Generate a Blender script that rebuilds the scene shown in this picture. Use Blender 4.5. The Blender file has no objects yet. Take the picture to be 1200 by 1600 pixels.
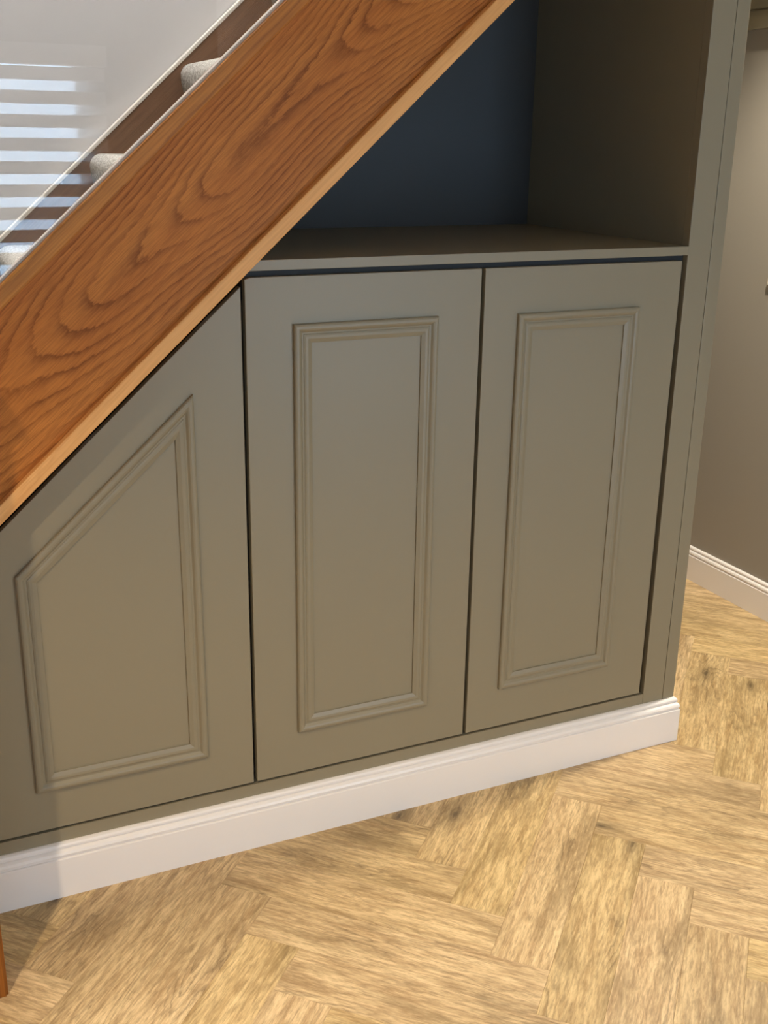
import bpy, bmesh, math, random
from mathutils import Vector, Matrix
random.seed(7)
scene = bpy.context.scene
COL = scene.collection

# ------------------------------------------------------------------ camera
FPX, PITCH, YAW, ROLL = 1709.24, math.radians(18.872), math.radians(24.966), math.radians(0.870)
CAM = Vector((-0.6276, -1.9788, 1.48))
_up = Vector((0, 0, 1)); _f = Vector((math.sin(YAW), math.cos(YAW), 0)); _r = Vector((math.cos(YAW), -math.sin(YAW), 0))
FWD = _f * math.cos(PITCH) - _up * math.sin(PITCH)
_u2 = _up * math.cos(PITCH) + _f * math.sin(PITCH)
RGT = _r * math.cos(ROLL) + _u2 * math.sin(ROLL)
UPV = _u2 * math.cos(ROLL) - _r * math.sin(ROLL)
cd = bpy.data.cameras.new('camera'); cam = bpy.data.objects.new('camera', cd); COL.objects.link(cam)
cd.sensor_fit = 'VERTICAL'; cd.sensor_height = 24.0; cd.lens = FPX / 1600 * 24.0
cd.clip_start = 0.02
M = Matrix((RGT, UPV, -FWD)).transposed().to_4x4(); M.translation = CAM
cam.matrix_world = M
scene.camera = cam

# ------------------------------------------------------------------ world, exposure
SKY_STRENGTH = 11.5
world = bpy.data.worlds.new('overcast_sky'); scene.world = world
world.use_nodes = True
wn = world.node_tree.nodes; wl = world.node_tree.links; wn.clear()
wo = wn.new('ShaderNodeOutputWorld'); wb = wn.new('ShaderNodeBackground')
wc = wn.new('ShaderNodeTexCoord'); wz = wn.new('ShaderNodeTexNoise'); wr = wn.new('ShaderNodeValToRGB')
wz.inputs['Scale'].default_value = 3.0; wz.inputs['Detail'].default_value = 4.0
wr.color_ramp.elements[0].position = .35; wr.color_ramp.elements[0].color = (.42, .66, 1.0, 1)
wr.color_ramp.elements[1].position = .68; wr.color_ramp.elements[1].color = (.72, .86, 1.0, 1)
wl.new(wc.outputs['Generated'], wz.inputs['Vector']); wl.new(wz.outputs['Fac'], wr.inputs['Fac'])
wl.new(wr.outputs['Color'], wb.inputs['Color']); wb.inputs['Strength'].default_value = SKY_STRENGTH
wl.new(wb.outputs[0], wo.inputs[0])
scene.view_settings.view_transform = 'Standard'
scene.view_settings.look = 'None'
scene.view_settings.exposure = 0.08
scene.view_settings.gamma = 1.0
scene.view_settings.use_curve_mapping = False
scene.cycles.max_bounces = 5; scene.cycles.diffuse_bounces = 3; scene.cycles.glossy_bounces = 3; scene.cycles.transparent_max_bounces = 12

for pname, px, pz, pw, ph in (('window_portal', -.707, 1.28, 2.08, .96), ('door_portal', 1.38, 1.04, .92, 2.08)):
    pl = bpy.data.lights.new(pname, 'AREA'); pl.shape = 'RECTANGLE'; pl.size = pw; pl.size_y = ph; pl.cycles.is_portal = True
    pob = bpy.data.objects.new(pname, pl); COL.objects.link(pob); pob.location = (px, -3.26 - .20, pz); pob.rotation_euler = (math.radians(90), 0, 0)

# lamps: (x, y, z of the ceiling they sit in, watts, half cone in degrees, where they are)
WARM = (1.0, 0.82, 0.58)
DOWNLIGHTS = [
    (-1.21, -1.40, 2.4, 140.0, 56, 'round white ceiling downlight over the left of the hall, out of frame'),
    (0.90, -2.00, 2.4, 66.0, 64, 'round white ceiling downlight over the middle of the hall, out of frame'),
    (1.53, 0.06, 2.4, 190.0, 58, 'round white ceiling downlight beside the cupboard end, out of frame'),
]
STAIRWELL_LAMP = (-0.7, 0.40, 4.75, 245.0)

# ------------------------------------------------------------------ node helpers
class NT:
    def __init__(s, name, rough=.5, spec=.5):
        m = bpy.data.materials.new(name); m.use_nodes = True
        s.m = m; s.n = m.node_tree.nodes; s.l = m.node_tree.links
        s.p = s.n['Principled BSDF']; s.out = s.n['Material Output']
        s.p.inputs['Roughness'].default_value = rough
        s.p.inputs['Specular IOR Level'].default_value = spec
    def new(s, t, **kw):
        nd = s.n.new('ShaderNode' + t)
        for k, v in kw.items():
            if k.startswith('i_'): nd.inputs[k[2:].replace('_', ' ')].default_value = v
            else: setattr(nd, k, v)
        return nd
    def put(s, sock, v):
        if isinstance(v, (int, float)): sock.default_value = v
        elif isinstance(v, tuple): sock.default_value = v if len(v) != 3 or sock.type != 'RGBA' else (*v, 1)
        else: s.l.new(v, sock)
    def math(s, op, a, b=0.0, c=0.0):
        nd = s.new('Math', operation=op); s.put(nd.inputs[0], a); s.put(nd.inputs[1], b)
        if len(nd.inputs) > 2: s.put(nd.inputs[2], c)
        return nd.outputs[0]
    def vmath(s, op, a, b=(0, 0, 0)):
        nd = s.new('VectorMath', operation=op); s.put(nd.inputs[0], a); s.put(nd.inputs[1], b)
        return nd.outputs[0]
    def ramp(s, fac, stops):
        nd = s.new('ValToRGB'); s.put(nd.inputs[0], fac); e = nd.color_ramp.elements
        while len(e) < len(stops): e.new(.5)
        for k, (p, c) in enumerate(stops):
            e[k].position = p; e[k].color = (*c, 1) if isinstance(c, tuple) else (c, c, c, 1)
        return nd.outputs[0]
    def mix(s, fac, a, b, mode='MIX'):
        nd = s.new('Mix', data_type='RGBA', blend_type=mode)
        s.put(nd.inputs[0], fac); s.put(nd.inputs[6], a); s.put(nd.inputs[7], b)
        return nd.outputs[2]
    def noise(s, vec, scale, detail=3.0, rough=.55, dist=0.0, dim='3D'):
        nd = s.new('TexNoise', noise_dimensions=dim); s.put(nd.inputs['Vector'], vec)
        nd.inputs['Scale'].default_value = scale; nd.inputs['Detail'].default_value = detail
        nd.inputs['Roughness'].default_value = rough; nd.inputs['Distortion'].default_value = dist
        return nd.outputs['Fac']
    def bump(s, h, strength=.2, dist=.001):
        nd = s.new('Bump'); s.put(nd.inputs['Height'], h); nd.inputs['Strength'].default_value = strength
        nd.inputs['Distance'].default_value = dist; s.l.new(nd.outputs[0], s.p.inputs['Normal'])
    def color(s, c): s.put(s.p.inputs['Base Color'], c)
    def obj(s): return s.new('TexCoord').outputs['Object']

def lin(r, g, b):
    f = lambda v: (v / 255 / 12.92) if v / 255 <= .04045 else ((v / 255 + .055) / 1.055) ** 2.4
    return (f(r), f(g), f(b))

def paint(name, col, rough=.45, spec=.5, grain=60.0, strength=.05):
    t = NT(name, rough, spec)
    o = t.obj()
    n = t.noise(o, 2.3, 2.0)
    t.color(t.mix(t.math('MULTIPLY', n, .12), col, tuple(c * .86 for c in col)))
    t.bump(t.noise(o, grain * 6, 2.0), strength, .0004)
    return t.m

def oak(name, light, mid, dark, rings=26.0, across=3.2, along=.42, rough=.42, wobble=1.0, pore=.55, figure=.6):
    """long grain runs along local x; flat-sawn cathedral figure"""
    t = NT(name, rough, .25)
    o = t.obj()
    base = t.vmath('MULTIPLY', o, (along, across * .6, across))
    big = t.noise(base, 1.0, 1.2, .45, .15 * wobble)
    small = t.noise(t.vmath('MULTIPLY', o, (16.0, 60.0, 60.0)), 1.0, 3.0)
    band = t.math('ADD', t.math('MULTIPLY', big, rings), t.math('MULTIPLY', small, .75))
    saw = t.math('FRACT', band)
    line = t.ramp(saw, [(0.0, 1.0), (.10, .55), (.38, .08), (.86, 0.0), (1.0, .8)])
    fine = t.noise(t.vmath('MULTIPLY', o, (7.0, 260.0, 260.0)), 1.0, 3.0, .6)
    tone = t.noise(t.vmath('MULTIPLY', o, (.9, 5.0, 5.0)), 1.0, 3.0)
    c = t.mix(t.ramp(tone, [(.3, 0.0), (.7, 1.0)]), light, mid)
    c = t.mix(t.math('MULTIPLY', t.ramp(fine, [(.38, 1.0), (.62, 0.0)]), pore), c, dark)
    c = t.mix(t.math('MULTIPLY', line, figure), c, dark)
    t.color(c)
    t.bump(t.math('SUBTRACT', fine, t.math('MULTIPLY', line, .5)), .12, .0006)
    return t.m

def cathedral_oak(name, light, mid, dark, zc=.125, ring=.0080, rough=.45):
    """flat-sawn board: growth rings cut by a plane that wanders past the heart of the tree"""
    t = NT(name, rough, .14)
    o = t.obj()
    sep = t.new('SeparateXYZ'); t.put(sep.inputs[0], o)
    drift = t.noise(t.vmath('MULTIPLY', o, (1.2, 0.0, 1.6)), 1.0, 1.5, .5)
    swing = t.noise(t.vmath('MULTIPLY', t.vmath('ADD', o, (2.55, 0, 0)), (2.0, 0.0, 1.2)), 1.0, 1.0, .5)
    depth = t.math('ADD', t.math('MULTIPLY', t.math('SUBTRACT', 1.25, sep.outputs[0]), .080), t.math('MULTIPLY', t.math('SUBTRACT', swing, .5), .075))
    dz = t.math('ADD', t.math('SUBTRACT', sep.outputs[2], zc), t.math('MULTIPLY', t.math('SUBTRACT', drift, .5), .16))
    r = t.math('SQRT', t.math('ADD', t.math('MULTIPLY', dz, dz), t.math('MULTIPLY', depth, depth)))
    wig = t.noise(t.vmath('MULTIPLY', o, (11.0, 0.0, 42.0)), 1.0, 3.0, .6)
    jag = t.noise(t.vmath('MULTIPLY', o, (60.0, 0.0, 260.0)), 1.0, 2.0, .6)
    band = t.math('ADD', t.math('DIVIDE', r, ring), t.math('ADD', t.math('MULTIPLY', wig, .9), t.math('MULTIPLY', jag, .35)))
    saw = t.math('FRACT', band)
    line = t.ramp(saw, [(0.0, .9), (.10, .62), (.30, .24), (.62, .04), (.90, .10), (1.0, .9)])
    strength = t.ramp(t.noise(t.vmath('MULTIPLY', o, (2.4, 0.0, 16.0)), 1.0, 2.0), [(.32, .30), (.62, .95)])
    pores = t.noise(t.vmath('MULTIPLY', o, (16.0, 0.0, 420.0)), 1.0, 3.0, .65)
    tone = t.noise(t.vmath('MULTIPLY', o, (1.4, 0.0, 9.0)), 1.0, 3.0)
    c = t.mix(t.ramp(tone, [(.32, 0.0), (.68, 1.0)]), light, mid)
    c = t.mix(t.math('MULTIPLY', t.ramp(pores, [(.40, 1.0), (.58, 0.0)]), .34), c, dark)
    c = t.mix(t.math('MULTIPLY', t.math('MULTIPLY', line, strength), .92), c, dark)
    t.color(c)
    t.bump(t.math('SUBTRACT', pores, line), .15, .0006)
    return t.m

def plank_material():
    t = NT('light_oak_plank', .40, .42)
    oi = t.new('ObjectInfo').outputs['Random']
    o = t.obj()
    off = t.new('CombineXYZ'); t.put(off.inputs[0], t.math('MULTIPLY', oi, 37.0)); t.put(off.inputs[1], t.math('MULTIPLY', oi, 91.0)); t.put(off.inputs[2], t.math('MULTIPLY', oi, 13.0))
    v = t.vmath('ADD', o, off.outputs[0])
    big = t.noise(t.vmath('MULTIPLY', v, (1.5, 9.0, 1.0)), 1.0, 2.0, .5, .4)
    wig = t.noise(t.vmath('MULTIPLY', v, (16.0, 70.0, 1.0)), 1.0, 3.0, .65)
    saw = t.math('FRACT', t.math('ADD', t.math('MULTIPLY', big, 20.0), t.math('MULTIPLY', wig, 1.3)))
    line = t.ramp(saw, [(0.0, 1.0), (.16, .4), (.42, 0.0), (.88, 0.0), (1.0, .7)])
    where = t.ramp(t.noise(t.vmath('MULTIPLY', v, (2.6, 10.0, 1.0)), 1.0, 2.0), [(.46, .06), (.64, 1.0)])
    fine = t.noise(t.vmath('MULTIPLY', v, (34.0, 230.0, 1.0)), 1.0, 3.0, .7)
    streak = t.noise(t.vmath('MULTIPLY', v, (7.0, 64.0, 1.0)), 1.0, 4.0, .7, .5)
    tone = t.noise(t.vmath('MULTIPLY', v, (3.4, 13.0, 1.0)), 1.0, 3.0, .6, .5)
    A, B, Cc, D = lin(220, 187, 136), lin(176, 140, 93), lin(128, 99, 63), lin(98, 75, 48)
    c = t.mix(t.ramp(streak, [(.34, 0.0), (.62, 1.0)]), B, A)
    c = t.mix(t.math('MULTIPLY', t.ramp(tone, [(.48, 0.0), (.70, 1.0)]), .70), c, lin(146, 118, 76))
    c = t.mix(t.math('MULTIPLY', t.ramp(fine, [(.34, 1.0), (.54, 0.0)]), .55), c, Cc)
    c = t.mix(t.math('MULTIPLY', t.ramp(fine, [(.56, 0.0), (.72, 1.0)]), .45), c, lin(236, 204, 152))
    c = t.mix(t.math('MULTIPLY', t.math('MULTIPLY', line, where), .60), c, D)
    # knots, a few of them, each with a dark eye
    vor = t.new('TexVoronoi', voronoi_dimensions='2D', feature='F1'); vor.inputs['Scale'].default_value = 1.0
    t.put(vor.inputs['Vector'], t.vmath('MULTIPLY', v, (2.3, 6.5, 1.0)))
    sep = t.new('SeparateColor'); t.put(sep.inputs[0], vor.outputs['Color'])
    on = t.math('GREATER_THAN', sep.outputs[0], .66)
    wob = t.math('ADD', vor.outputs['Distance'], t.math('MULTIPLY', t.math('SUBTRACT', wig, .5), .10))
    halo = t.math('MULTIPLY', t.ramp(wob, [(.05, 1.0), (.22, 0.0)]), on)
    eye = t.math('MULTIPLY', t.ramp(wob, [(.0, .9), (.022, .75), (.038, .35), (.055, .45), (.080, 0.0)]), on)
    c = t.mix(t.math('MULTIPLY', halo, .38), c, lin(132, 108, 72))
    c = t.mix(t.math('MULTIPLY', eye, .85), c, lin(70, 52, 34))
    # each plank a little lighter or redder than the next
    r2 = t.math('FRACT', t.math('MULTIPLY', oi, 7.31))
    hs = t.new('HueSaturation'); t.put(hs.inputs['Color'], c)
    t.put(hs.inputs['Value'], t.math('ADD', t.math('MULTIPLY', oi, .12), .94))
    t.put(hs.inputs['Saturation'], t.math('ADD', t.math('MULTIPLY', r2, .08), .92))
    t.put(hs.inputs['Hue'], t.math('ADD', t.math('MULTIPLY', r2, .006), .500))
    t.color(hs.outputs[0])
    t.bump(t.math('SUBTRACT', fine, t.math('MULTIPLY', line, .6)), .14, .0006)
    return t.m

def carpet_material():
    t = NT('grey_loop_carpet', .95, .1)
    o = t.obj()
    a = t.noise(o, 190.0, 2.0, .7)
    b = t.noise(o, 90.0, 2.0, .6)
    c = t.mix(t.ramp(a, [(.36, 0.0), (.6, 1.0)]), lin(168, 158, 143), lin(246, 241, 232))
    c = t.mix(t.math('MULTIPLY', t.ramp(b, [(.4, 1.0), (.6, 0.0)]), .3), c, lin(172, 162, 148))
    t.color(c); t.bump(t.math('ADD', a, b), .8, .004)
    return t.m

def glass_material():
    t = NT('clear_glass'); t.n.remove(t.p)
    tr = t.new('BsdfTransparent'); tr.inputs['Color'].default_value = (.975, .985, .98, 1)
    gl = t.new('BsdfGlossy'); gl.inputs['Roughness'].default_value = .002
    lw = t.new('LayerWeight'); lw.inputs['Blend'].default_value = .5
    f = t.math('ADD', t.math('MULTIPLY', t.math('POWER', lw.outputs['Facing'], 5.0), .96), .045)
    mx = t.new('MixShader'); t.put(mx.inputs[0], f); t.l.new(tr.outputs[0], mx.inputs[1]); t.l.new(gl.outputs[0], mx.inputs[2])
    t.l.new(mx.outputs[0], t.out.inputs[0])
    return t.m

def fabric_material(name, col, clear, trans):
    t = NT(name); t.n.remove(t.p)
    d = t.new('BsdfDiffuse'); d.inputs[0].default_value = (*col, 1)
    tl = t.new('BsdfTranslucent'); tl.inputs[0].default_value = (*col, 1)
    a = t.new('MixShader'); a.inputs[0].default_value = trans; t.l.new(d.outputs[0], a.inputs[1]); t.l.new(tl.outputs[0], a.inputs[2])
    tp = t.new('BsdfTransparent'); b = t.new('MixShader'); b.inputs[0].default_value = clear
    t.l.new(a.outputs[0], b.inputs[1]); t.l.new(tp.outputs[0], b.inputs[2]); t.l.new(b.outputs[0], t.out.inputs[0])
    return t.m

def emit_material(name, col, s):
    t = NT(name); t.p.inputs['Emission Color'].default_value = (*col, 1); t.p.inputs['Emission Strength'].default_value = s
    t.color(col)
    return t.m

MAT = dict(
    olive=paint('olive_satin_paint', lin(142, 131, 107), .42, .5),
    batten=paint('near_black_blue_paint', lin(50, 50, 50), .6, .3),
    slate=paint('dark_slate_blue_paint', lin(70, 71, 71), .55, .4),
    shaded=paint('bare_dark_board', lin(58, 52, 44), .8, .2),
    taupe=paint('taupe_wall_paint', lin(154, 146, 134), .55, .4),
    wallwhite=paint('off_white_wall_paint', lin(210, 207, 206), .8, .2, 40.0, .04),
    ceil=paint('white_ceiling_paint', lin(238, 235, 230), .9, .1),
    white=paint('white_satin_gloss', lin(244, 236, 229), .35, .5, 30.0, .03),
    cream=paint('cream_caulk', lin(222, 214, 202), .6, .3),
    oak_board=cathedral_oak('oiled_oak_board', lin(208, 132, 62), lin(188, 110, 46), lin(104, 52, 16)),
    oak_post=oak('golden_oak', lin(178, 112, 44), lin(156, 92, 34), lin(104, 58, 18), 9.0, 9.0, .5, .45, .6, .4, .6),
    oak_rail=oak('top_lit_oak_trim', lin(246, 188, 120), lin(238, 174, 104), lin(202, 134, 72), 7.0, 6.0, .5, .45, .6, .3, .4),  # trim oak made paler, light falling on its top is put into the colour
    oak_cap=oak('oak_capping', lin(208, 140, 62), lin(190, 118, 46), lin(130, 74, 24), 9.0, 9.0, .5, .45, .6, .4, .6),
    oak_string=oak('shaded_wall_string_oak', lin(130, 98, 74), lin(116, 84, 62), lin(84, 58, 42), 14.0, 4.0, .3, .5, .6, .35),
    plank=plank_material(), carpet=carpet_material(), glass=glass_material(),
    screed=paint('grey_floor_bed', lin(90, 76, 58), .9, .1),
    band=fabric_material('blind_fabric', (.80, .79, .78), 0.0, .22),
    sheer=fabric_material('sheer_blind_fabric', (.9, .9, .9), .72, .5),
    upvc=paint('white_window_frame', lin(236, 236, 236), .35, .5),
    metal=paint('brushed_white_metal', lin(225, 222, 216), .35, .5),
    lamp=emit_material('lamp_glow', (1.0, .86, .68), 12.0),
)

# ------------------------------------------------------------------ mesh helpers
def link(name, me, mat, parent=None, loc=None, rot=None):
    o = bpy.data.objects.new(name, me); COL.objects.link(o)
    if mat is not None and not me.materials: me.materials.append(MAT[mat])
    if loc is not None: o.location = loc
    if rot is not None: o.rotation_euler = rot
    if parent is not None: o.parent = parent
    return o

def tag(o, label=None, cat=None, group=None, kind=None):
    for k, v in (('label', label), ('category', cat), ('group', group), ('kind', kind)):
        if v: o[k] = v
    return o

def thing(name, label, cat, loc=(0, 0, 0), group=None):
    o = bpy.data.objects.new(name, None); COL.objects.link(o); o.location = loc; o.empty_display_size = .05
    return tag(o, label, cat, group)

def mesh_of(bm, name):
    bmesh.ops.recalc_face_normals(bm, faces=bm.faces[:])
    me = bpy.data.meshes.new(name); bm.to_mesh(me); bm.free(); return me

def bm_box(bm, a, b):
    (x0, y0, z0), (x1, y1, z1) = a, b
    v = [bm.verts.new(p) for p in ((x0, y0, z0), (x1, y0, z0), (x1, y1, z0), (x0, y1, z0), (x0, y0, z1), (x1, y0, z1), (x1, y1, z1), (x0, y1, z1))]
    for f in ((0, 3, 2, 1), (4, 5, 6, 7), (0, 1, 5, 4), (1, 2, 6, 5), (2, 3, 7, 6), (3, 0, 4, 7)):
        bm.faces.new([v[i] for i in f])

def bevel_all(bm, w, seg=2):
    if w: bmesh.ops.bevel(bm, geom=bm.edges[:], offset=w, segments=seg, affect='EDGES', profile=.5)

def boxes(name, bl, mat, parent=None, bev=0.0, kind=None):
    bm = bmesh.new()
    for a, b in bl: bm_box(bm, a, b)
    bevel_all(bm, bev)
    o = link(name, mesh_of(bm, name), mat, parent)
    if kind: o['kind'] = kind
    return o

def bm_prism(bm, pts, y0, y1):
    """pts in the x-z plane, extruded from y0 to y1"""
    a = [bm.verts.new((x, y0, z)) for x, z in pts]; b = [bm.verts.new((x, y1, z)) for x, z in pts]
    n = len(pts); bm.faces.new(a); bm.faces.new(b[::-1])
    for i in range(n): bm.faces.new((a[i], b[i], b[(i + 1) % n], a[(i + 1) % n]))

def prism(name, pts, y0, y1, mat, parent=None, bev=0.0, seg=2):
    bm = bmesh.new(); bm_prism(bm, pts, y0, y1); bevel_all(bm, bev, seg)
    return link(name, mesh_of(bm, name), mat, parent)

def extrude_profile(name, prof, p0, p1, up, out, mat, parent=None, cut0=0.0, cut1=0.0):
    """profile points (o, h): o along 'out', h along 'up'; swept p0->p1; cut = shift along the run per unit o (mitre)"""
    p0, p1, up, out = Vector(p0), Vector(p1), Vector(up), Vector(out)
    d = (p1 - p0).normalized(); bm = bmesh.new()
    a = [bm.verts.new(p0 + out * o + up * h + d * (cut0 * o)) for o, h in prof]
    b = [bm.verts.new(p1 + out * o + up * h + d * (cut1 * o)) for o, h in prof]
    n = len(prof); bm.faces.new(a); bm.faces.new(b[::-1])
    for i in range(n): bm.faces.new((a[i], b[i], b[(i + 1) % n], a[(i + 1) % n]))
    return link(name, mesh_of(bm, name), mat, parent)

# ------------------------------------------------------------------ dimensions of the place
XL, XR, YF, YW, YP = -2.40, 1.915, -3.26, 0.90, 2.30      # left wall, right wall, window wall, stair wall, passage end
HC, HT = 2.40, 4.80
CE = 1.130                                                # right end of the fitted cupboard
T = math.tan(math.radians(42.12)); ANG = math.radians(42.12)

# ------------------------------------------------------------------ floor: herringbone planks
floor = boxes('floor', [((XL - .1, YF - .1, -.10), (XR + .1, YP + .1, -.0055))], 'screed')
tag(floor, 'light oak herringbone plank floor in front of the cupboard', 'floor', kind='structure')
PW, PL = .116, .58
bm = bmesh.new(); g = .0001
bm_box(bm, (g, g, -.0050), (PL - g, PW - g, 0.0))
bmesh.ops.bevel(bm, geom=[e for e in bm.edges if e.verts[0].co.z > -.001 and e.verts[1].co.z > -.001], offset=.0005, segments=1, affect='EDGES')
plank_me = mesh_of(bm, 'floor_plank'); plank_me.materials.append(MAT['plank'])
S2 = math.sqrt(.5)
def uv2xy(u, v): return Vector(((u - v) * S2, (u + v) * S2))
def inroom(p):
    x, y = p
    return XL < x < XR and ((YF < y < 0.0) or (CE < x and y < YP))
def clip(poly, keep):                                     # Sutherland-Hodgman against half planes (a, b, c): a x + b y <= c
    for a, b, c in keep:
        out = []
        for i in range(len(poly)):
            p, q = poly[i], poly[(i + 1) % len(poly)]
            dp, dq = a * p.x + b * p.y - c, a * q.x + b * q.y - c
            if dp <= 0: out.append(p)
            if dp * dq < 0: out.append(p + (q - p) * (dp / (dp - dq)))
        poly = out
        if not poly: break
    return poly
ROOM = [(-1, 0, -XL), (1, 0, XR), (0, -1, -YF), (0, 1, YP)]
cands = []
for i in range(-6, 7):
    for k in range(-40, 41):
        for typ in (0, 1):
            if typ == 0:   # runs along -v: corner (u, v-L)
                u0, v0 = -.160 + 10 * PW * i - PW * k, .0075 - PW * k
                cs = [(u0, v0), (u0, v0 - PL), (u0 + PW, v0 - PL), (u0 + PW, v0)]
            else:
                u1, v1 = .304 + 10 * PW * i - PW * k, -.8045 - PW * k
                cs = [(u1 - PL, v1), (u1, v1), (u1, v1 + PW), (u1 - PL, v1 + PW)]
            P = [uv2xy(*c) for c in cs]
            if not any(inroom(P[0].lerp(P[1], a / 4).lerp(P[3].lerp(P[2], a / 4), b / 2)) for a in range(5) for b in range(3)): continue
            ctr = (P[0] + P[2]) / 2
            cands.append(((ctr.x - CAM.x) ** 2 + (ctr.y + .3) ** 2 * 1.4, P))
cands.sort(key=lambda c: c[0])
rest = bmesh.new()
for n, (_, P) in enumerate(cands):
    d = P[1] - P[0]; ang = math.atan2(d.y, d.x)
    poly = clip(P, ROOM)
    whole = len(poly) == 4 and all((a - b).length < 1e-6 for a, b in zip(poly, P))
    if n >= 298:
        if len(poly) >= 3:
            a = [rest.verts.new((p.x, p.y, -.0055)) for p in poly]; b = [rest.verts.new((p.x, p.y, 0)) for p in poly]
            rest.faces.new(b)
            for i in range(len(a)): rest.faces.new((a[i], a[(i + 1) % len(a)], b[(i + 1) % len(a)], b[i]))
        continue
    if whole:
        me = plank_me
    else:
        if len(poly) < 3: continue
        bm = bmesh.new(); R = Matrix.Rotation(-ang, 2)
        lo = [R @ (p - P[0]) for p in poly]
        a = [bm.verts.new((p.x, p.y, -.0050)) for p in lo]; b = [bm.verts.new((p.x, p.y, 0)) for p in lo]
        bm.faces.new(a[::-1]); bm.faces.new(b)
        for i in range(len(a)): bm.faces.new((a[i], a[(i + 1) % len(a)], b[(i + 1) % len(a)], b[i]))
        me = mesh_of(bm, 'cut_plank'); me.materials.append(MAT['plank'])
    link('floor_plank', me, None, floor, (P[0].x, P[0].y, 0), (0, 0, ang))
if len(rest.verts):
    o = link('floor_planks_beyond', mesh_of(rest, 'floor_planks_beyond'), 'plank', floor); o['kind'] = 'stuff'
else: rest.free()

# ------------------------------------------------------------------ walls and ceilings
WX0, WX1, WZ0, WZ1 = -1.75, .335, .80, 1.815              # window opening behind the camera
DX0, DX1, DZ1 = .92, 1.84, 2.08                           # glazed front door opening, also behind the camera
w = boxes('wall_front', [((XL - .1, YF - .22, -.1), (WX0, YF, HC)), ((WX1, YF - .22, -.1), (DX0, YF, HC)), ((DX1, YF - .22, -.1), (XR + .1, YF, HC)),
                         ((WX0, YF - .22, -.1), (WX1, YF, WZ0)), ((WX0, YF - .22, WZ1), (WX1, YF, HC)), ((DX0, YF - .22, DZ1), (DX1, YF, HC)),
                         ((DX0, YF - .22, -.1), (DX1, YF, -.0055))], 'taupe', kind='structure')
tag(w, 'taupe wall with the blinded window, opposite the stairs', 'wall')
w = boxes('wall_left', [((XL - .1, YF, -.1), (XL, YW, HT))], 'taupe', kind='structure')
tag(w, 'taupe wall at the foot of the stairs', 'wall')
w = boxes('wall_right', [((XR, YF, -.1), (XR + .1, YP + .1, HT))], 'taupe', kind='structure')
tag(w, 'taupe painted wall at the right edge above white skirting', 'wall')
w = boxes('wall_back', [((XL - .1, YW, -.1), (CE, YW + .1, HT)), ((CE, YW, 2.62), (XR, YW + .1, HT))], 'wallwhite', kind='structure')
tag(w, 'off-white wall behind the glass, rising above the stairs', 'wall')
w = boxes('wall_passage', [((CE, YP, -.1), (XR + .1, YP + .1, HC)), ((CE - .1, YW + .1, -.1), (CE, YP + .1, HC))], 'taupe', kind='structure')
tag(w, 'taupe walls of the passage behind the cupboard end', 'wall')
w = boxes('ceiling', [((XL, YF, HC), (XR, -.075, HC + .22)), ((CE - .02, -.075, HC), (XR, YP, HC + .22))], 'ceil', kind='structure')
tag(w, 'white ceiling over the hall and passage', 'ceiling')
w = boxes('ceiling_stairwell', [((XL, -.3, HT), (XR, YW + .1, HT + .1)), ((XL, -.3, HC + .22), (XR, -.2, HT))], 'ceil', kind='structure')
tag(w, 'white upper ceiling and wall of the stairwell', 'ceiling')

# ------------------------------------------------------------------ skirting boards
SK = [(0, 0), (.020, 0), (.020, .0890), (.0190, .0900), (.0150, .0905), (.0150, .0935), (.0180, .0950), (.0185, .0985), (.0165, .1035), (.0120, .1065), (.0085, .1075), (.0085, .1095), (.0110, .1105), (.0110, .1145), (.0090, .1175), (.0040, .1195), (0, .1195)]
b = extrude_profile('baseboard_front', SK, (-1.30, 0, 0), (CE, 0, 0), (0, 0, 1), (0, -1, 0), 'white', cut1=.5)
tag(b, 'white moulded skirting board along the foot of the cupboard', 'skirting', kind='structure')
r = extrude_profile('return_end', [(o * .5, h) for o, h in SK], (CE, 0, 0), (CE, YW, 0), (0, 0, 1), (1, 0, 0), 'white', b, cut0=-2.0)
SK2 = [(o * .9, h * 1.0) for o, h in SK]
b = extrude_profile('baseboard_right', SK2, (XR, YF, 0), (XR, YP, 0), (0, 0, 1), (-1, 0, 0), 'white')
tag(b, 'white moulded skirting board along the taupe wall at right', 'skirting', kind='structure')

# ------------------------------------------------------------------ understairs cupboard
cup = thing('understairs_cupboard', 'olive green fitted cupboard with panelled doors and open niche under the stairs', 'cupboard', (0.3, 0.3, 0))
cup_off = Vector((-.3, -.3, 0))
def cpart(o): o.parent = cup; o.matrix_parent_inverse = Matrix.Translation(cup_off); return o
def seat(o, parent, off): o.parent = parent; o.matrix_parent_inverse = Matrix.Translation(off); return o
BD = 1.222                                                # top of the cut doors: z = BD + T x
def slope(x, b): return b + T * x
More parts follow.
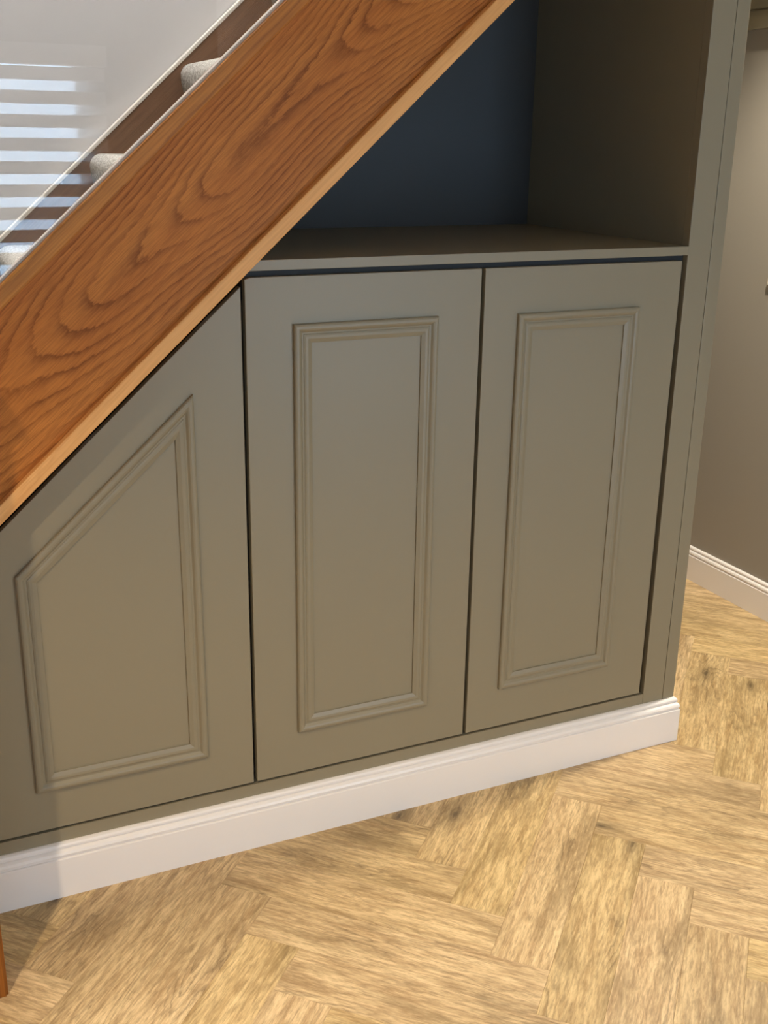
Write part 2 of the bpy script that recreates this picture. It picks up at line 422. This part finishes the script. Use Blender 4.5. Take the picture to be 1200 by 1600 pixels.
# face frame
cpart(boxes('bottom_rail', [((-1.30, .0, .0), (1.03, .022, .1475))], 'olive'))
cpart(boxes('stile', [((1.031, 0, 0), (1.0935, .024, HC))], 'olive', bev=.0010))
cpart(boxes('filler_strip', [((1.0950, 0, 0), (CE, .024, HC))], 'olive', bev=.0012))
cpart(boxes('end_panel', [((1.112, .024, 0), (CE, YW, HC))], 'olive'))
cpart(boxes('side_panel', [((1.031, .024, 0), (1.049, .70, 2.17))], 'olive'))
cpart(boxes('shelf', [((0.005, 0.0, 1.2425), (1.031, .68, 1.2620))], 'olive', bev=.0008))
cpart(boxes('shelf_batten', [((0.0, .016, 1.19), (1.031, .034, 1.2425))], 'batten'))
cpart(prism('back_panel', [(-.02, 1.262), (1.031, 1.262), (1.031, 2.23), (.98, slope(.98, 1.28))], .68, .70, 'slate'))
cpart(prism('carcass_back', [(-1.2, 0), (1.031, 0), (1.031, 1.2425), (-.02, 1.2425), (-1.2, slope(-1.2, 1.258))], .68, .70, 'shaded'))
cpart(boxes('carcass_floor', [((-1.2, .022, .10), (1.031, .68, .120))], 'shaded'))
for xd in (-.0045, .5105): cpart(boxes('divider', [((xd - .009, .024, .12), (xd + .009, .68, 1.19))], 'shaded'))
# sloped soffit under the stairs, closes the niche and the low cupboard
cpart(prism('soffit', [(-1.28, slope(-1.28, 1.262)), (1.03, slope(1.03, 1.262)), (1.03, slope(1.03, 1.285)), (-1.28, slope(-1.28, 1.285))], .0, .70, 'olive'))

MO = [(o, h * .72) for o, h in [(0, 0), (0, .0085), (.0020, .0120), (.0050, .0135), (.0090, .0135), (.0125, .0118), (.0150, .0085), (.0165, .0066), (.0195, .0062), (.0205, .0078), (.0240, .0092), (.0290, .0088), (.0335, .0066), (.0365, .0052), (.0372, .0048), (.0376, 0)]]
def door(outline, frame, label):
    cx = sum(p[0] for p in outline) / len(outline)
    d = prism('door', outline, 0.0, .019, 'olive', None, .0012)
    cpart(d); d['label'] = label
    n = len(frame)                                        # counter-clockwise seen from the front (x right, z up)
    P = [Vector(p) for p in frame]
    def inset(i):
        a, b_, c = P[i - 1], P[i], P[(i + 1) % n]
        e1, e2 = (b_ - a).normalized(), (c - b_).normalized()
        n1, n2 = Vector((-e1.y, e1.x)), Vector((-e2.y, e2.x))
        m = (n1 + n2); return m / m.dot(n1)
    I = [inset(i) for i in range(n)]
    for i in range(n):
        j = (i + 1) % n; bm = bmesh.new()
        a = [bm.verts.new((P[i].x + I[i].x * o, -h, P[i].y + I[i].y * o)) for o, h in MO]
        b_ = [bm.verts.new((P[j].x + I[j].x * o, -h, P[j].y + I[j].y * o)) for o, h in MO]
        bm.faces.new(a[::-1]); bm.faces.new(b_)
        for q in range(len(MO) - 1): bm.faces.new((a[q], a[q + 1], b_[q + 1], b_[q]))
        bm.faces.new((a[-1], a[0], b_[0], b_[-1]))
        s = link('moulding', mesh_of(bm, 'moulding'), 'olive')
        s.parent = d
    return d
door([(-.556, .1530), (-.0075, .1530), (-.0075, slope(-.0075, BD)), (-.556, slope(-.556, BD))],
     [(-.4560, .2440), (-.1070, .2440), (-.1070, 1.0200), (-.4560, .7040)], 'cut door with a sloping top and four-sided moulding')
door([(.0005, .1530), (.5065, .1530), (.5065, 1.2310), (.012, 1.2310), (.0005, slope(.0005, 1.227))],
     [(.0950, .2545), (.4070, .2545), (.4070, 1.1400), (.0950, 1.1400)], 'middle rectangular door with moulded panel')
door([(.5150, .1530), (1.0170, .1530), (1.0170, 1.2310), (.5150, 1.2310)],
     [(.5960, .2545), (.9080, .2545), (.9080, 1.1350), (.5960, 1.1350)], 'right-hand rectangular door with moulded panel')
cpart(prism('low_panel', [(-1.30, .1530), (-.564, .1530), (-.564, slope(-.564, BD)), (-1.18, slope(-1.18, BD))], 0.0, .019, 'olive', None, .0012))

# ------------------------------------------------------------------ staircase
st = thing('staircase', 'oak staircase with grey carpeted treads rising above the cupboard', 'staircase', (0, .4, 0))
def spart(o): o.parent = st; o.matrix_parent_inverse = Matrix.Translation((0, -.4, 0)); return o
ca, sa = math.cos(ANG), math.sin(ANG)
def sloped(name, b0, b1, y0, y1, mat, parent, bev=.002, x1=1.10, xo=0.0, seg=2):
    """board between the lines z=b0+T x and z=b1+T x, with its own axes along the slope"""
    lo, hi = -b0 / T, -b1 / T                              # both meet the floor
    pts = [(lo, 0.0005), (x1, slope(x1, b0)), (x1, slope(x1, b1)), (hi, 0.0005)]
    org = Vector((xo, 0, b0)); loc = []
    for x, z in pts:
        dx, dz = x - org.x, z - org.z
        loc.append((dx * ca + dz * sa, -dx * sa + dz * ca))
    bm = bmesh.new(); bm_prism(bm, loc, y0, y1); bevel_all(bm, bev, seg)
    me = mesh_of(bm, name); o = link(name, me, mat, parent, (org.x, 0, org.z), (0, -ANG, 0))
    return o
board = spart(sloped('outer_string', 1.275, 1.612, -.040, -.004, 'oak_board', None)); board['label'] = 'broad oiled oak board with dark cathedral grain'
spart(sloped('bottom_trim', 1.2555, 1.2900, -.058, -.003, 'oak_rail', None, .0025))
spart(sloped('top_capping', 1.5965, 1.6345, -.054, .012, 'oak_cap', None, .0025))
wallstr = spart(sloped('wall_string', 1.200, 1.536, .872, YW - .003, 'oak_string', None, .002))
tr = sloped('string_top_edge', 1.530, 1.5405, .8705, YW - .003, 'cream', None, .001)
tr.parent = wallstr; tr.matrix_parent_inverse = wallstr.matrix_basis.inverted()
GO, RI = .236, .236 * T
def step(k, name='carpeted_step'):
    xn, zt = -.109 + GO * k, 1.434 + RI * k
    R = .030
    # section: rounded nose, carpet falling almost straight down the riser, tread running to the next riser
    pts = []
    for a in range(0, 9):
        t_ = math.radians(90 + 90 * a / 8)
        pts.append((xn + R + R * math.cos(t_), zt - R + R * math.sin(t_)))
    pts += [(xn + .001, zt - .045), (xn + .006, zt - .070), (xn + .012, zt - .085), (xn + .018, zt - RI + .004), (xn + .060, zt - RI + .004), (xn + .060, zt - .06), (xn + GO + .030, zt - .06), (xn + GO + .030, zt)]
    bm = bmesh.new(); bm_prism(bm, pts, .030, .870)
    for f in bm.faces: f.smooth = len(f.verts) == 4
    return spart(link(name, mesh_of(bm, name), 'carpet'))
for k in range(-5, 5): step(k)

# ------------------------------------------------------------------ glass balustrade
gb = thing('glass_balustrade', 'clear glass balustrade panel on the oak capping, reflecting a blinded window', 'balustrade', (-.4, -.03, 1.25))
xa, xb = -1.35, 1.02
gp = prism('glass_panel', [(xa, slope(xa, 1.640)), (xb, slope(xb, 1.640)), (xb, slope(xb, 2.55)), (xa, slope(xa, 2.55))], -.035, -.025, 'glass')
seat(gp, gb, (.4, .03, -1.25))
bd = sloped('glazing_bead', 1.6345, 1.6405, -.039, -.021, 'cream', None, .0006, 1.02)
bd.parent = gb; bd.matrix_parent_inverse = Matrix.Translation((.4, .03, -1.25))

# ------------------------------------------------------------------ oak post at the lower left
po = thing('oak_post', 'golden oak post standing on the floor at the lower left corner', 'post', (-.6075, -.2105, 0))
def lathe_sq(name, rows, mat, parent, bev=.004):
    bm = bmesh.new(); prev = None
    for h, z in rows:
        cur = [bm.verts.new((sx * h, sy * h, z)) for sx, sy in ((-1, -1), (1, -1), (1, 1), (-1, 1))]
        if prev:
            for i in range(4): bm.faces.new((prev[i], prev[(i + 1) % 4], cur[(i + 1) % 4], cur[i]))
        else: bm.faces.new(cur[::-1])
        prev = cur
    bm.faces.new(prev)
    vert = [e for e in bm.edges if abs(e.verts[0].co.z - e.verts[1].co.z) > .02]
    bmesh.ops.bevel(bm, geom=vert, offset=bev, segments=2, affect='EDGES')
    # long grain along local x: store the post lying down
    bm.transform(Matrix.Rotation(math.radians(90), 4, 'Y'))
    o = link(name, mesh_of(bm, name), mat, parent); o.rotation_euler = (0, math.radians(-90), 0); return o
lathe_sq('shaft', [(.0465, 0.0), (.0465, 1.20)], 'oak_post', po)
lathe_sq('cap', [(.052, 1.20), (.058, 1.208), (.058, 1.225), (.050, 1.238), (.012, 1.252)], 'oak_post', po, .002)

# ------------------------------------------------------------------ right wall: cupboard above, small white fitting
wc_ = thing('wall_cupboard', 'olive wall cupboard high on the taupe wall at the top right corner', 'cupboard', (XR, .62, 1.808))
boxes('body', [((-.030, -.55, 0.0), (0, .33, .54))], 'olive', wc_, .0015)
boxes('bottom_lip', [((-.036, -.555, -.002), (-.030, .335, .050))], 'olive', wc_, .001)
for y0, y1 in ((-.548, -.112), (-.108, .328)):
    dd = boxes('door', [((-.048, y0, .054), (-.030, y1, .536))], 'olive', wc_, .0015)
wf = thing('wall_fitting', 'small white plastic fitting on the taupe wall at the right edge', 'fitting', (XR, .615, 1.075))
boxes('plate', [((-.010, -.045, -.012), (0, .045, .012))], 'white', wf, .003)
boxes('button', [((-.0135, -.030, -.005), (-.010, -.012, .005))], 'metal', wf, .001)

# ------------------------------------------------------------------ window and blind behind the camera (seen mirrored in the glass)
win = boxes('window_1', [((WX0, YF - .14, WZ0), (WX0 + .045, YF - .07, WZ1)), ((WX1 - .045, YF - .14, WZ0), (WX1, YF - .07, WZ1)),
                         ((WX0, YF - .14, WZ0), (WX1, YF - .07, WZ0 + .045)), ((WX0, YF - .14, WZ1 - .045), (WX1, YF - .07, WZ1)),
                         ((-.74, YF - .14, WZ0), (-.68, YF - .07, WZ1))], 'upvc', kind='structure')
tag(win, 'white framed window mirrored in the glass balustrade', 'window')
for x0, x1 in ((WX0 + .045, -.74), (-.68, WX1 - .045)):
    boxes('pane', [((x0, YF - .112, WZ0 + .045), (x1, YF - .104, WZ1 - .045))], 'glass', win)
boxes('sill', [((WX0 - .04, YF - .07, WZ0 - .025), (WX1 + .04, YF + .0, WZ0))], 'white', win, .002)
bl = thing('striped_blind', 'pale striped day-and-night roller blind, seen mirrored in the glass', 'blind', ((WX0 + .39) / 2, YF + .04, 1.75))
boff = Vector(bl.location) * -1
def bpart(o): return seat(o, bl, boff)
BX0, BX1 = WX0 - .05, .395
bpart(boxes('headrail', [((BX0 - .01, YF + .002, 1.752), (BX1 + .01, YF + .075, 1.835))], 'upvc', None, .004))
zt = 1.747; z0 = 1.692
bpart(boxes('fabric_band', [((BX0, YF + .0395, z0), (BX1, YF + .0405, zt))], 'band'))
for k in range(9):
    za = z0 - .0955 * k
    bpart(boxes('sheer_band', [((BX0, YF + .0395, za - .042), (BX1, YF + .0405, za))], 'sheer'))
    bpart(boxes('fabric_band', [((BX0, YF + .0395, za - .0955), (BX1, YF + .0405, za - .042))], 'band'))
bpart(boxes('bottom_bar', [((BX0, YF + .030, z0 - .0955 * 9 - .022), (BX1, YF + .050, z0 - .0955 * 9))], 'upvc', None, .003))

# ------------------------------------------------------------------ glazed front door behind the camera
dr = boxes('door_1', [((DX0, YF - .13, 0), (DX0 + .10, YF - .07, DZ1)), ((DX1 - .10, YF - .13, 0), (DX1, YF - .07, DZ1)),
                      ((DX0 + .10, YF - .13, 0), (DX1 - .10, YF - .07, .16)), ((DX0 + .10, YF - .13, 1.70), (DX1 - .10, YF - .07, DZ1)),
                      ((DX0 + .10, YF - .13, .98), (DX1 - .10, YF - .07, 1.06))], 'upvc', kind='structure')
tag(dr, 'white glazed front door opposite the cupboard, out of frame', 'door')
for za, zb in ((.16, .98), (1.06, 1.70)):
    boxes('pane', [((DX0 + .10, YF - .104, za), (DX1 - .10, YF - .096, zb))], 'glass', dr)
boxes('door_handle', [((DX0 + .035, YF - .07, 1.00), (DX0 + .065, YF - .060, 1.16)), ((DX0 + .04, YF - .06, 1.05), (DX0 + .06, YF - .03, 1.07)), ((DX0 + .04, YF - .045, 1.05), (DX0 + .15, YF - .03, 1.07))], 'metal', dr)

# ------------------------------------------------------------------ lamps
def disc(name, r, z0, z1, mat, parent, hole=0.0, n=28):
    bm = bmesh.new()
    def ring(rr, z): return [bm.verts.new((rr * math.cos(2 * math.pi * i / n), rr * math.sin(2 * math.pi * i / n), z)) for i in range(n)]
    o0, o1 = ring(r, z0), ring(r, z1)
    for i in range(n): bm.faces.new((o0[i], o0[(i + 1) % n], o1[(i + 1) % n], o1[i]))
    if hole:
        h0, h1 = ring(hole, z0), ring(hole, z1)
        for i in range(n):
            j = (i + 1) % n
            bm.faces.new((h0[j], h0[i], h1[i], h1[j])); bm.faces.new((o0[i], h0[i], h0[j], o0[j])); bm.faces.new((o1[j], h1[j], h1[i], o1[i]))
    else: bm.faces.new(o0[::-1]); bm.faces.new(o1)
    return link(name, mesh_of(bm, name), mat, parent)
for x, y, z, watt, half, label in DOWNLIGHTS:
    d = thing('downlight', label, 'ceiling light', (x, y, z), 'recessed ceiling downlights')
    disc('trim_ring', .048, -.006, 0.0, 'metal', d, .034)
    disc('lens', .033, -.003, -.001, 'lamp', d)
    ld = bpy.data.lights.new('downlight_beam', 'SPOT'); ld.energy = watt; ld.color = WARM if x < 1.5 else (1.0, .93, .78)
    ld.spot_size = math.radians(half * 2); ld.spot_blend = .55; ld.shadow_soft_size = .03
    lo = bpy.data.objects.new('downlight_beam', ld); COL.objects.link(lo); lo.parent = d; lo.location = (0, 0, -.012)
x, y, z, watt = STAIRWELL_LAMP
d = thing('stairwell_lamp', 'round ceiling lamp high above the stairs, out of frame', 'ceiling light', (x, y, z + .05))
disc('base', .11, -.02, 0.0, 'metal', d); disc('diffuser', .16, -.075, -.02, 'lamp', d)
ld = bpy.data.lights.new('stairwell_light', 'POINT'); ld.energy = watt; ld.color = (.97, .97, 1.0); ld.shadow_soft_size = .12
lo = bpy.data.objects.new('stairwell_light', ld); COL.objects.link(lo); lo.parent = d; lo.location = (0, 0, -.22)
